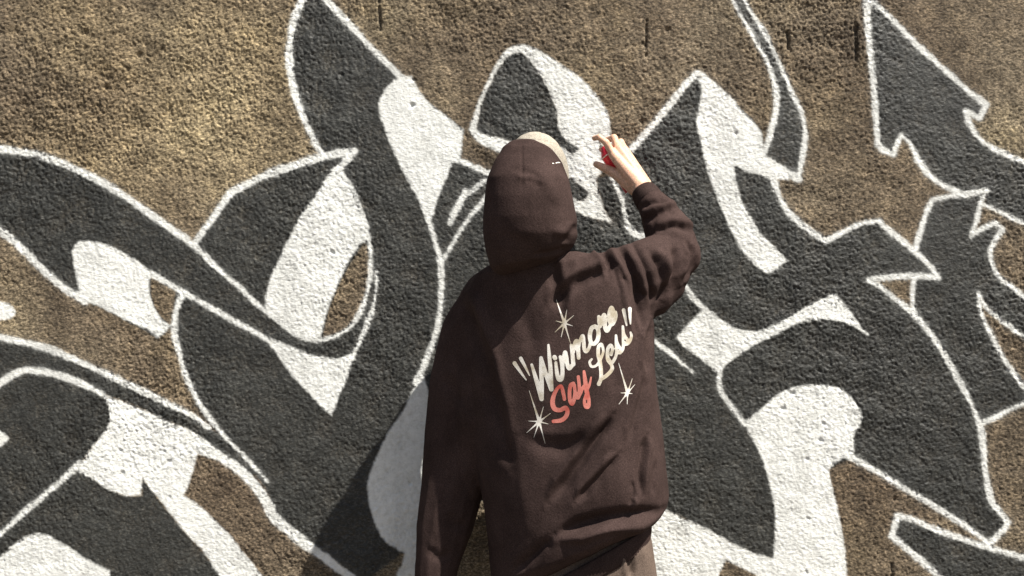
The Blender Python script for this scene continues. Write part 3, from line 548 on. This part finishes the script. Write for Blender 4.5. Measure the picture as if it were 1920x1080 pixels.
# left hand, relaxed
left_hand = (pchain([(815, 1147, 0.287, .030), (812, 1187, 0.292, .024), (806, 1222, 0.307, .024)])
    + sum([pchain([(808, 1197, 0.297, .018), (798 + 9 * k, 1247 + 4 * (k in (1, 2)), 0.297 + .012 * k, .0125),
                   (795 + 9 * k, 1274 + 8 * (k in (1, 2)), 0.307 + .012 * k, .0105), (797 + 9 * k, 1294 + 9 * (k in (1, 2)), 0.327 + .012 * k, .0085)]) for k in range(4)], [])
    + pchain([(812, 1192, 0.292, .018), (826, 1227, 0.297, .013), (830, 1252, 0.312, .010), (826, 1267, 0.324, .0085)]))
hc = at(990, 372, .115)
head = [ellipsoid(hc, .076, .098, .108), ellipsoid(hc + Vector((.012, .050, -.062)), .056, .062, .062),
        ellipsoid(hc + Vector((.024, .112, -.028)), .013, .020, .024), ellipsoid(hc + Vector((-.078, .012, -.022)), .010, .020, .032), ellipsoid(hc + Vector((.080, .012, -.022)), .010, .020, .032),
        ellipsoid(hc + Vector((.020, .088, .012)), .045, .014, .010), ellipsoid(hc + Vector((.022, .100, -.062)), .024, .012, .006), ellipsoid(hc + Vector((.022, .099, -.073)), .021, .012, .007)]
hip = at(1080, 1190, .15); fl, fr = Vector((-.03, .10, .0)), Vector((.23, .16, .0))
trunk = (pchain([(1000, 430, .12, .056), (1010, 520, .16, .055)]) + pchain([(945, 580, .24, .045), (1120, 550, .17, .045)])
    + pchain([(1040, 620, .20, .075), (1060, 760, .19, .080), (1070, 960, .185, .080), (1075, 1150, .17, .090)])
    + pchain([(905, 600, .23, .042), (858, 830, .32, .036), (814, 1145, .29, .028)])
    + pchain([(1150, 540, .14, .045), (1266, 483, .215, .042), (1234, 396, .26, .027)]))
legs = []
for sx, foot in ((-.085, fl), (.085, fr)):
    h0 = hip + Vector((sx, 0, -.02)); kn = (h0 + foot) / 2 + Vector((0, -.015, .06)); an = foot + Vector((0, -.02, .09))
    legs += chain([(h0, .075), (kn, .052), (an, .038)])
    legs += chain([(foot + Vector((0, -.03, .045)), .034), (foot + Vector((0, .14, .03)), .026)])
body = link('body', fuse('body', hand + left_hand + head + trunk + legs, 0.0028, 4), M_skin, person)

# --- hoodie
torso = loft([(930, 492, 1080, 470, .16, .12, .055), (893, 515, 1140, 478, .20, .12, .085), (874, 550, 1190, 500, .235, .12, .108), (868, 595, 1218, 560, .255, .115, .122),
              (870, 645, 1228, 620, .265, .11, .130), (880, 710, 1227, 690, .265, .10, .137), (890, 790, 1234, 762, .265, .10, .143), (898, 870, 1245, 840, .265, .10, .152),
              (912, 950, 1252, 900, .265, .10, .160), (922, 1020, 1254, 938, .265, .10, .160), (928, 1080, 1250, 958, .26, .105, .156), (932, 1105, 1240, 968, .26, .11, .138), (940, 1122, 1216, 976, .255, .125, .100), (940, 1128, 1200, 990, .25, .13, .09)])
sleeve_l = (pchain([(918, 560, .24, .080), (888, 625, .29, .094), (866, 720, .315, .096), (857, 820, .32, .095), (848, 910, .32, .092), (832, 990, .315, .082), (819, 1060, .305, .066), (814, 1110, .295, .056), (812, 1140, .29, .046)])
    + pchain([(915, 640, .25, .085), (905, 780, .26, .085), (890, 870, .28, .060), (876, 915, .29, .045)]))
sleeve_r = pchain([(1120, 530, .14, .085), (1190, 520, .16, .095), (1240, 500, .195, .088), (1264, 478, .22, .076), (1256, 440, .235, .069), (1240, 408, .25, .058), (1222, 383, .27, .045), (1216, 374, .28, .036)])
drape = pchain([(1195, 560, .15, .07), (1250, 535, .19, .053)])
hood_me = fuse('hoodie', [torso] + sleeve_l + sleeve_r + drape, 0.0036, 9)
folds(hood_me, [
  # shoulder and armhole
  ('1108,452 1128,468 1140,490 1143,520', 9, -.016, 1), ('1150,455 1172,482 1190,525 1200,575 1206,620', 10, -.018, 1),
  ('1160,500 1176,535 1186,580 1196,630', 7, -.010, 1), ('1178,448 1205,490 1220,540 1222,590', 8, -.012, 1), ('1128,470 1150,500 1165,550', 6, -.006),
  ('1212,470 1236,500 1240,545 1226,600', 9, -.015, -1), ('1258,455 1266,485 1258,525 1240,565', 9, -.016, 1),
  ('1285,450 1300,475 1298,505 1282,530', 7, -.010, 1), ('1230,438 1262,424 1306,434', 8, -.011, -1),
  ('1205,418 1235,400 1275,388', 9, -.011, -1), ('1200,392 1222,380 1255,376', 6, -.009),
  # across the back
  ('1030,470 1036,510 1046,550 1052,590', 13, -.009, -1), ('1150,500 1118,515 1085,530 1055,552 1030,580', 13, -.012, 1), ('1085,480 1075,510 1072,560', 12, .006), ('960,540 985,600 1000,670', 20, -.006),
  ('985,820 1030,838 1080,835 1130,805 1165,760', 18, -.008, -1), ('1150,778 1125,815 1092,860 1060,905 1030,945', 11, -.016, 1), ('1162,850 1135,882 1105,915 1078,945', 8, -.011, 1),
  ('1212,815 1206,850 1200,890 1203,930', 7, -.012, -1), ('1232,860 1226,900 1228,930', 6, -.006), ('1185,900 1188,925 1180,950', 5, -.006), ('1215,690 1205,740 1190,790 1180,830', 8, -.007, 1),
  ('1130,640 1150,700 1160,740', 18, -.004), ('1225,600 1218,650 1214,700', 8, -.010, 1),
  ('1166,450 1188,480 1203,530 1210,590', 2.6, -.0022), ('1162,453 1184,482 1198,531 1205,590', 2.2, .0012), ('985,497 1020,494 1050,485 1072,472', 2.6, -.003),
  # side turned from the sun
  ('868,560 884,600 905,670 925,750 950,840', 15, -.012, -1), ('890,545 906,590 928,670', 12, .010), ('905,700 930,800 960,880', 18, -.010),
  # blousing over the hem
  ('1040,1002 1090,985 1140,972 1190,965 1245,955', 14, -.022, 1), ('960,1075 1000,1040 1040,1005', 12, -.012), ('1185,962 1192,945 1188,930', 5, .006),
  # left sleeve
  ('830,700 850,730 872,760', 14, -.004), ('840,960 855,985 875,980', 12, -.005), ('800,1025 820,1045 850,1035', 10, -.005)])
ripple(hood_me, 0.006, 6.5); ripple(hood_me, 0.0032, 14.0, 9.0); ripple(hood_me, 0.0010, 34.0, 5.0)
hoodie = link('hoodie', hood_me, M_hood, person)
tag(hoodie, 'dark brown hooded sweatshirt with a script print across the back')

hd_me = fuse('hood', [loft([(962, 264, 1008, 264, .10, .10, .022), (943, 276, 1036, 282, .10, .11, .060), (928, 300, 1054, 305, .10, .11, .088), (913, 335, 1067, 338, .09, .10, .108),
      (908, 372, 1074, 374, .09, .10, .118), (905, 410, 1081, 410, .09, .10, .120), (906, 440, 1084, 440, .095, .11, .122), (910, 468, 1076, 460, .105, .12, .117), (918, 500, 1062, 478, .12, .13, .104), (930, 520, 1050, 490, .14, .14, .06)], ex=2.0)], 0.0040, 6)
folds(hd_me, [('977,262 978,285 979,312 980,360', 2.4, -.003), ('936,284 955,269 984,263 1010,268 1035,285 1054,308', 3.2, .003), ('960,272 985,268 1010,272', 4, -.003), ('966,318 985,322 1004,330 1016,345', 8, -.0045, 1), ('985,336 1000,342 1016,352', 6, -.0035, -1), ('1005,330 1030,350 1050,390', 12, .004),
      ('1084,418 1074,438 1050,454', 10, -.007, 1), ('1030,425 1060,440 1084,446', 9, .003), ('930,430 965,455 1015,465', 18, -.004), ('1000,478 1035,474 1068,462', 6, -.008)])
ripple(hd_me, 0.0016, 13.0, 3.0)
hood = link('hood', hd_me, M_hood, hoodie)

def tube(a, b, u, v, r0, r1, th, seg=48, ribs=0, rows=6):
    """ribbed band from a to b; u, v its two half-axes at the start (vectors); r0, r1 scale them; th thickness"""
    a, b = Vector(a), Vector(b); V = []; Q = []
    prof = []
    for i in range(rows + 1):
        t = i / rows; prof.append((t, (r0 + (r1 - r0) * t), 0.5 * th * math.sin(math.pi * t)))
    prof += [(1 - i / rows, (r0 + (r1 - r0) * (1 - i / rows)), -th) for i in range(rows + 1)]
    for (t, r, off) in prof:
        for k in range(seg):
            q = 2 * math.pi * k / seg; d = u * math.cos(q) + v * math.sin(q)
            rib = (0.0016 if k % 2 else -0.0006) if ribs and off >= 0 else 0
            V.append(a.lerp(b, t) + d * r + d.normalized() * (off + rib))
    n = len(prof)
    for i in range(n):
        for k in range(seg):
            Q.append((i * seg + k, i * seg + (k + 1) % seg, ((i + 1) % n) * seg + (k + 1) % seg, ((i + 1) % n) * seg + k))
    return mesh_np('band', np.array([tuple(p) for p in V]), np.array(Q))
def frame(d):
    d = d.normalized(); x = d.orthogonal().normalized(); return x, d.cross(x)
ca, cb = at(1220, 379, .272), at(1206, 358, .298)
u, v = frame(cb - ca)
link('cuff', tube(ca, cb, u, v, .039, .0345, .005, 96, 1), M_rib, hoodie)
ca, cb = at(812, 1132, .292), at(810, 1172, .288); u, v = frame(cb - ca)
link('cuff', tube(ca, cb, u, v, .047, .036, .006, 96, 1), M_rib, hoodie)
ha, hb = at(934, 1140, .255), at(1222, 990, .12); hu = (hb - ha) / 2; hn = Vector((hu.y, -hu.x, 0)).normalized()
hm = (ha + hb) / 2
link('hem_band', tube(hm + Vector((0, 0, .012)), hm + Vector((-.004, -.004, -.048)), hu, hn * .126, .99, .96, .009, 260, 1, 8), M_rib, hoodie)

# --- cap under the hood
capc = at(1003, 331, .155)
rot = Matrix.Rotation(R(20), 3, 'X')
cap_me = fuse('cap', [ellipsoid(capc, .093, .100, .122, rot)], 0.003, 2)
folds(cap_me, [('1012,240 1020,260 1024,300', 1.8, -.0016), ('950,255 975,262 1010,262 1050,275 1066,300', 1.6, -.0012)])
cap = link('cap', cap_me, M_cap, person)
# bill: curved plate reaching forward and up
bv = []; bq = []
nb, mb = 16, 8
for s_ in (0, 1):
    for i in range(nb + 1):
        t = -1 + 2 * i / nb
        for j in range(mb + 1):
            r = j / mb; x = t * .078; y = .085 * math.sqrt(max(0, 1 - (t * .9) ** 2)) * r + .07 * math.sqrt(max(0, 1 - (t * .95) ** 2))
            z = -.018 * t * t - s_ * .004
            bv.append(capc + Matrix.Rotation(R(-12), 3, 'Z') @ (Matrix.Rotation(R(14), 3, 'X') @ Vector((x, y, z + .035))))
o2 = (nb + 1) * (mb + 1)
for i in range(nb):
    for j in range(mb):
        a = i * (mb + 1) + j; bq.append((a, a + 1, a + mb + 2, a + mb + 1)); bq.append((o2 + a, o2 + a + mb + 1, o2 + a + mb + 2, o2 + a + 1))
for i in range(nb):
    a = i * (mb + 1) + mb; bq.append((a, o2 + a, o2 + a + mb + 1, a + mb + 1)); a = i * (mb + 1); bq.append((a, a + mb + 1, o2 + a + mb + 1, o2 + a))
link('bill', mesh_np('bill', np.array([tuple(p) for p in bv]), np.array(bq)), M_cap, cap)

# --- trousers and shoes
tp = [loft([(940, 1080, 1215, 985, .24, .13, .105), (945, 1130, 1224, 1020, .235, .13, .115), (950, 1180, 1234, 1080, .22, .13, .122), (955, 1230, 1238, 1170, .20, .14, .120)], ex=2.2)]
for sx, foot in ((-.09, fl), (.09, fr)):
    h0 = hip + Vector((sx, 0, -.02)); kn = (h0 + foot) / 2 + Vector((0, -.015, .06)); an = foot + Vector((0, -.015, .07))
    tp += chain([(h0, .115), (kn, .088), (an, .075)])
tr_me = fuse('trousers', tp, 0.007, 6)
folds(tr_me, [('1172,1030 1182,1052 1184,1090', 7, -.014, 1), ('1205,1020 1212,1060 1210,1100', 8, .004)])
ripple(tr_me, 0.005, 9.0)
link('trousers', tr_me, M_trou, person)
for foot in (fl, fr):
    up = fuse('shoe', [capsule(foot + Vector((0, -.05, .06)), foot + Vector((0, .03, .055)), .043, .046), capsule(foot + Vector((0, .03, .045)), foot + Vector((.005, .17, .035)), .046, .034),
                       capsule(foot + Vector((0, -.045, .07)), foot + Vector((0, -.03, .11)), .042, .046)], 0.005, 4)
    V = co_of(up); V[:, 2] = np.maximum(V[:, 2], 0.02); up.vertices.foreach_set('co', V.astype(np.float32).ravel()); up.update()
    sh = link('shoe', up, M_shoe, person)
    sv = []; sq = []
    for zz in (0.003, 0.024):
        for k in range(32):
            q = 2 * math.pi * k / 32; sv.append((foot.x + .05 * math.cos(q) * (1 + .12 * math.sin(q)), foot.y + .055 + .155 * math.sin(q), zz))
    sq = [(k, (k + 1) % 32, 32 + (k + 1) % 32, 32 + k) for k in range(32)]
    me = bpy.data.meshes.new('sole'); me.from_pydata(sv, [], sq + [tuple(range(31, -1, -1)), tuple(range(32, 64))])
    link('sole', me, M_sole, sh)

# ------------------------------------------------------------------ print on the back of the hoodie
bvh = BVHTree.FromPolygons([v.co.copy() for v in hood_me.vertices], [tuple(p.vertices) for p in hood_me.polygons])
eye = Vector((0, -D, ZC))
def print_mesh(name, strokes, mat, res=0.8, bvh=bvh):
    """strokes: list of [(x, y, width), ...] brush strokes, laid as a thin film on the cloth"""
    al = np.array([p[:2] for s in strokes for p in s])
    xs = np.arange(al[:, 0].min() - 8, al[:, 0].max() + 8, res); ys = np.arange(al[:, 1].min() - 8, al[:, 1].max() + 8, res)
    Dm = np.full((len(ys), len(xs)), RAD)
    for s in strokes:
        pts = curve([(p[0], p[1], False) for p in s], 0, 6); n = len(pts)
        w = np.interp(np.linspace(0, len(s) - 1, n), np.arange(len(s)), [p[2] for p in s]) / 2
        for k in range(n - 1): seg_dist(Dm, pts[k], pts[k + 1], xs, ys, w[k], w[k + 1])
    gyy, gxx = np.gradient(Dm, res)
    ins = Dm < 0
    keep = (ins[:-1, :-1].astype(int) + ins[1:, :-1] + ins[1:, 1:] + ins[:-1, 1:]) >= 1
    idx = np.arange(Dm.size).reshape(Dm.shape)
    Q = np.stack([idx[:-1, :-1], idx[1:, :-1], idx[1:, 1:], idx[:-1, 1:]], -1)[keep]
    u, inv = np.unique(Q, return_inverse=True)
    J, I = np.unravel_index(u, Dm.shape)
    d = np.maximum(Dm[J, I], 0); gn = np.hypot(gxx[J, I], gyy[J, I]) + 1e-6
    px = xs[I] - gxx[J, I] / gn * d; py = ys[J] - gyy[J, I] / gn * d
    V = []
    for x, y in zip(px, py):
        dr = (at(x, y, 0.0) - eye).normalized(); hit = bvh.ray_cast(eye, dr)
        V.append(tuple(hit[0] - dr * 0.0005) if hit[0] else tuple(at(x, y, .03)))
    return link(name, mesh_np(name, np.array(V), inv.reshape(-1, 4)), mat, hoodie)
def S(s):
    """'x,y,w x,y,w' -> stroke"""
    return [tuple(float(q) for q in t.split(',')) for t in s.split()]
tag(print_mesh('printed_quotation_mark', [S('964.7,681,7.5 975,696,5.5 986.4,712,2.5'), S('976.4,672,7 985,688,5 992.8,704,2')], M_cream), 'slanted opening quotation mark at the start of the print')
tag(print_mesh('printed_word', [
    S('997,684,5 1005.5,712,8 1015.5,748,8.5'), S('1015.5,748,8 1015.8,722,8 1014.8,694,8 1014,671,6'), S('1014.5,671,6.5 1024.5,704,8 1033.5,730,8'), S('1033.9,730,8 1032.2,693,8 1030,668,7 1028.3,647,4.5'),
    S('1042.2,680,5.5 1044.4,700,7.5 1048,711.5,8 1053.6,709,7.5 1054.5,690,7.5 1050.5,669,6'), S('1039.6,669.5,8 1040.8,671.5,8'), S('1054.6,702,6 1056,676,6 1059.4,660.5,7 1062,670,7.5 1063.4,682,7.5 1067.2,690.5,8 1073,685,7'),
    S('1071,647.5,5.5 1073.3,664,7.5 1075,683,8'), S('1075.5,660,5.5 1077.6,643,6 1082,639.5,7 1083.8,653,8 1085,671,7'), S('1085,655,4.5 1087.8,638,5.5 1092.6,630,7 1094.4,642,7 1095.5,654,7 1099,659,7 1104.2,653,6 1107,643,6'),
    S('1115.5,612,8 1109,616,8 1106,629,8 1107.8,641,7.5 1113.4,645,7 1120,638,8 1122.3,627,8 1120.6,616,8 1115.5,612,8'), S('1122.8,594,6.5 1123.8,604,8 1125.4,613,5 1127.8,604,5 1130,594,6 1133.2,590.5,7 1134.4,602,7.5 1134.6,614,8 1138,620,8 1142.4,614,7 1146,604,6'),
    S('1143.8,605,6.5 1149.2,597,6.5 1150,583,6.5 1146.2,576.5,6.5 1142.8,586,7.5 1143,600,8 1146.8,608,8 1152.2,602,6.5 1155.3,592,5.5 1154.4,585,5')], M_cream), 'long cream script word climbing across the top of the print')
tag(print_mesh('printed_word', [
    S('1109.4,673.5,4 1105.7,679,5 1109,687,5 1117.8,685.5,4.8 1125,676,4.8 1130.4,663,5 1131,655,5 1127.8,645.5,5.5 1122.4,650,6.5 1121.7,665,7 1124.4,676,7.5 1127,694,7 1126.6,710,7 1122.8,720,7.5'),
    S('1127.5,711,6 1135.5,705.5,7 1144,697.5,7 1148,690,7 1145.5,683,6 1140,675,7 1139,664,7 1140.2,653,6.5 1145,647.5,6.5 1148.4,654,6 1146,665,5.5'), S('1140.5,673,7 1146,680,6.5 1151,675.5,6 1155.5,664,5.5 1155,645,5 1155,629,4.5'),
    S('1155,629,4.5 1156.8,643,6.5 1163.4,655,6 1162.5,661.5,6 1157,658,5'), S('1158,662,5.5 1164,660,6 1168.3,652,5.5 1168,630,4.5 1167.8,612,4.5'), S('1167.8,612,4.5 1169.6,627,6.5 1176.8,638,6 1177,644,6 1170,642,5'), S('1171,646,5.5 1177.5,644,6 1182.2,637,5.5 1184,629,5 1182.4,623.5,4')], M_cream), 'short cream script word at the right end of the print')
tag(print_mesh('printed_quotation_mark', [S('1169.4,581.5,7 1172.5,597,5.5 1175,610,3'), S('1180.9,579,7 1181.2,593,5.8 1181.9,607,3')], M_cream), 'upright closing quotation mark at the end of the print')
tag(print_mesh('printed_word', [
    S('1058.3,748.5,6.5 1055.8,735.5,7 1052.2,724,6 1045.5,728,6.2 1039,740,7.5 1036,754,9 1039.5,766,9 1050,769,8 1060,764.5,8 1064,771,8 1061,781,8 1052,788,8 1037.5,790,6.5'),
    S('1075,719,7 1069.6,723,7 1067.8,738,7 1069,752,7 1072.8,757,7.5 1076.6,748,7 1078,732,6 1075.6,720,6.5'), S('1077,722,6 1078.6,736,6.5 1082.4,745.5,7.5 1086,738,6.5 1086,722,6.5 1084.4,706.5,6'), S('1084,746,6.5 1089,736,6 1094,724,5'),
    S('1095,696.5,5 1096.7,710,7.5 1098.9,726,8.5 1101,738,8.5 1104.2,751,6.2 1103,762,7.5 1098,762,7 1095.8,752,6 1098.9,741,6'), S('1108.3,707.5,3 1105.5,721,4.8 1101.5,729,6')], M_coral), 'coral red script word in the middle of the print')
bvh_h = BVHTree.FromPolygons([v.co.copy() for v in hd_me.vertices], [tuple(p.vertices) for p in hd_me.polygons])
for st in ('1036.5,306,1.8 1038.5,306.5,1.2', '1042.5,305.5,1.6 1047,304.5,2 1050,305,1', '1061,308,1.3 1062,310,1.2'):
    print_mesh('paint_speck', [S(st)], M_white, 0.4, bvh_h)
def star(c, tips, lab):
    tag(print_mesh('printed_star', [[(c[0], c[1], 5.6), ((c[0] * .6 + x * .4), (c[1] * .6 + y * .4), w), (x, y, .8)] for x, y, w in tips], M_cream, 0.6), lab)
star((1058.3, 606), [(1043, 562, 3.2), (1062.8, 581, 2.6), (1075.5, 591.7, 2.4), (1073.3, 611, 2.4), (1070, 645, 2.4), (1052.2, 632, 2.4), (1040.5, 622.8, 2.8), (1042.2, 601.7, 2.4)], 'eight pointed star sparkle above the cream words')
star((1011, 790.5), [(992.2, 732.5, 3.2), (1018.9, 762.8, 2.4), (1032.2, 775, 2.4), (1027.8, 795, 2.2), (1022.2, 831.5, 2.2), (1001, 820, 2.2), (987.2, 811.7, 2.6), (991, 789.4, 2.2)], 'eight pointed star sparkle below left of the coral word')
star((1176.7, 736.7), [(1160, 681, 2.8), (1185.5, 710, 2.2), (1190.5, 721, 2), (1185.6, 738.3, 2), (1176, 757.8, 2), (1160.5, 757.8, 2.2), (1164, 736.7, 2)], 'thin star sparkle near the right side seam of the hoodie')

# ------------------------------------------------------------------ spray can in the raised hand
c0, c1 = at(1188, 356, .400), at(1133, 276, .405)
ax = (c1 - c0).normalized(); cl = (c1 - c0).length
can = empty('spray_can', c0); tag(can, 'red aerosol spray can with pale nozzle held in the raised hand', 'spray can')
def lathe(name, prof, mat, parent, seg=36):
    u, v = frame(ax); V = []; Q = []
    for h, r in prof:
        for k in range(seg):
            q = 2 * math.pi * k / seg; V.append(c0 + ax * h + (u * math.cos(q) + v * math.sin(q)) * max(r, 1e-4))
    for i in range(len(prof) - 1):
        for k in range(seg): Q.append((i * seg + k, i * seg + (k + 1) % seg, (i + 1) * seg + (k + 1) % seg, (i + 1) * seg + k))
    return link(name, mesh_np(name, np.array([tuple(p) for p in V]), np.array(Q)), mat, parent)
rc = .0262
lathe('can_body', [(.002, 0), (.002, rc - .003), (.004, rc), (cl - .030, rc), (cl - .026, rc - .0005)], M_red, can)
lathe('rim', [(-.002, rc - .004), (-.002, rc - .001), (0, rc + .0012), (.003, rc + .0012), (.004, rc - .001)], M_metal, can)
lathe('shoulder', [(cl - .027, rc + .001), (cl - .024, rc + .001), (cl - .016, rc - .004), (cl - .006, .016), (cl - .002, .013), (cl + .002, .013), (cl + .003, .010), (cl + .003, 0)], M_red, can)
lathe('seam', [(cl - .0275, rc), (cl - .0275, rc + .0016), (cl - .0245, rc + .0016), (cl - .024, rc)], M_white, can)
lathe('valve_collar', [(cl + .002, .0115), (cl + .010, .0115), (cl + .012, .009), (cl + .012, 0)], M_white, can)
nz = lathe('nozzle', [(cl + .011, .0062), (cl + .022, .0062), (cl + .024, .005), (cl + .024, 0)], M_white, can)
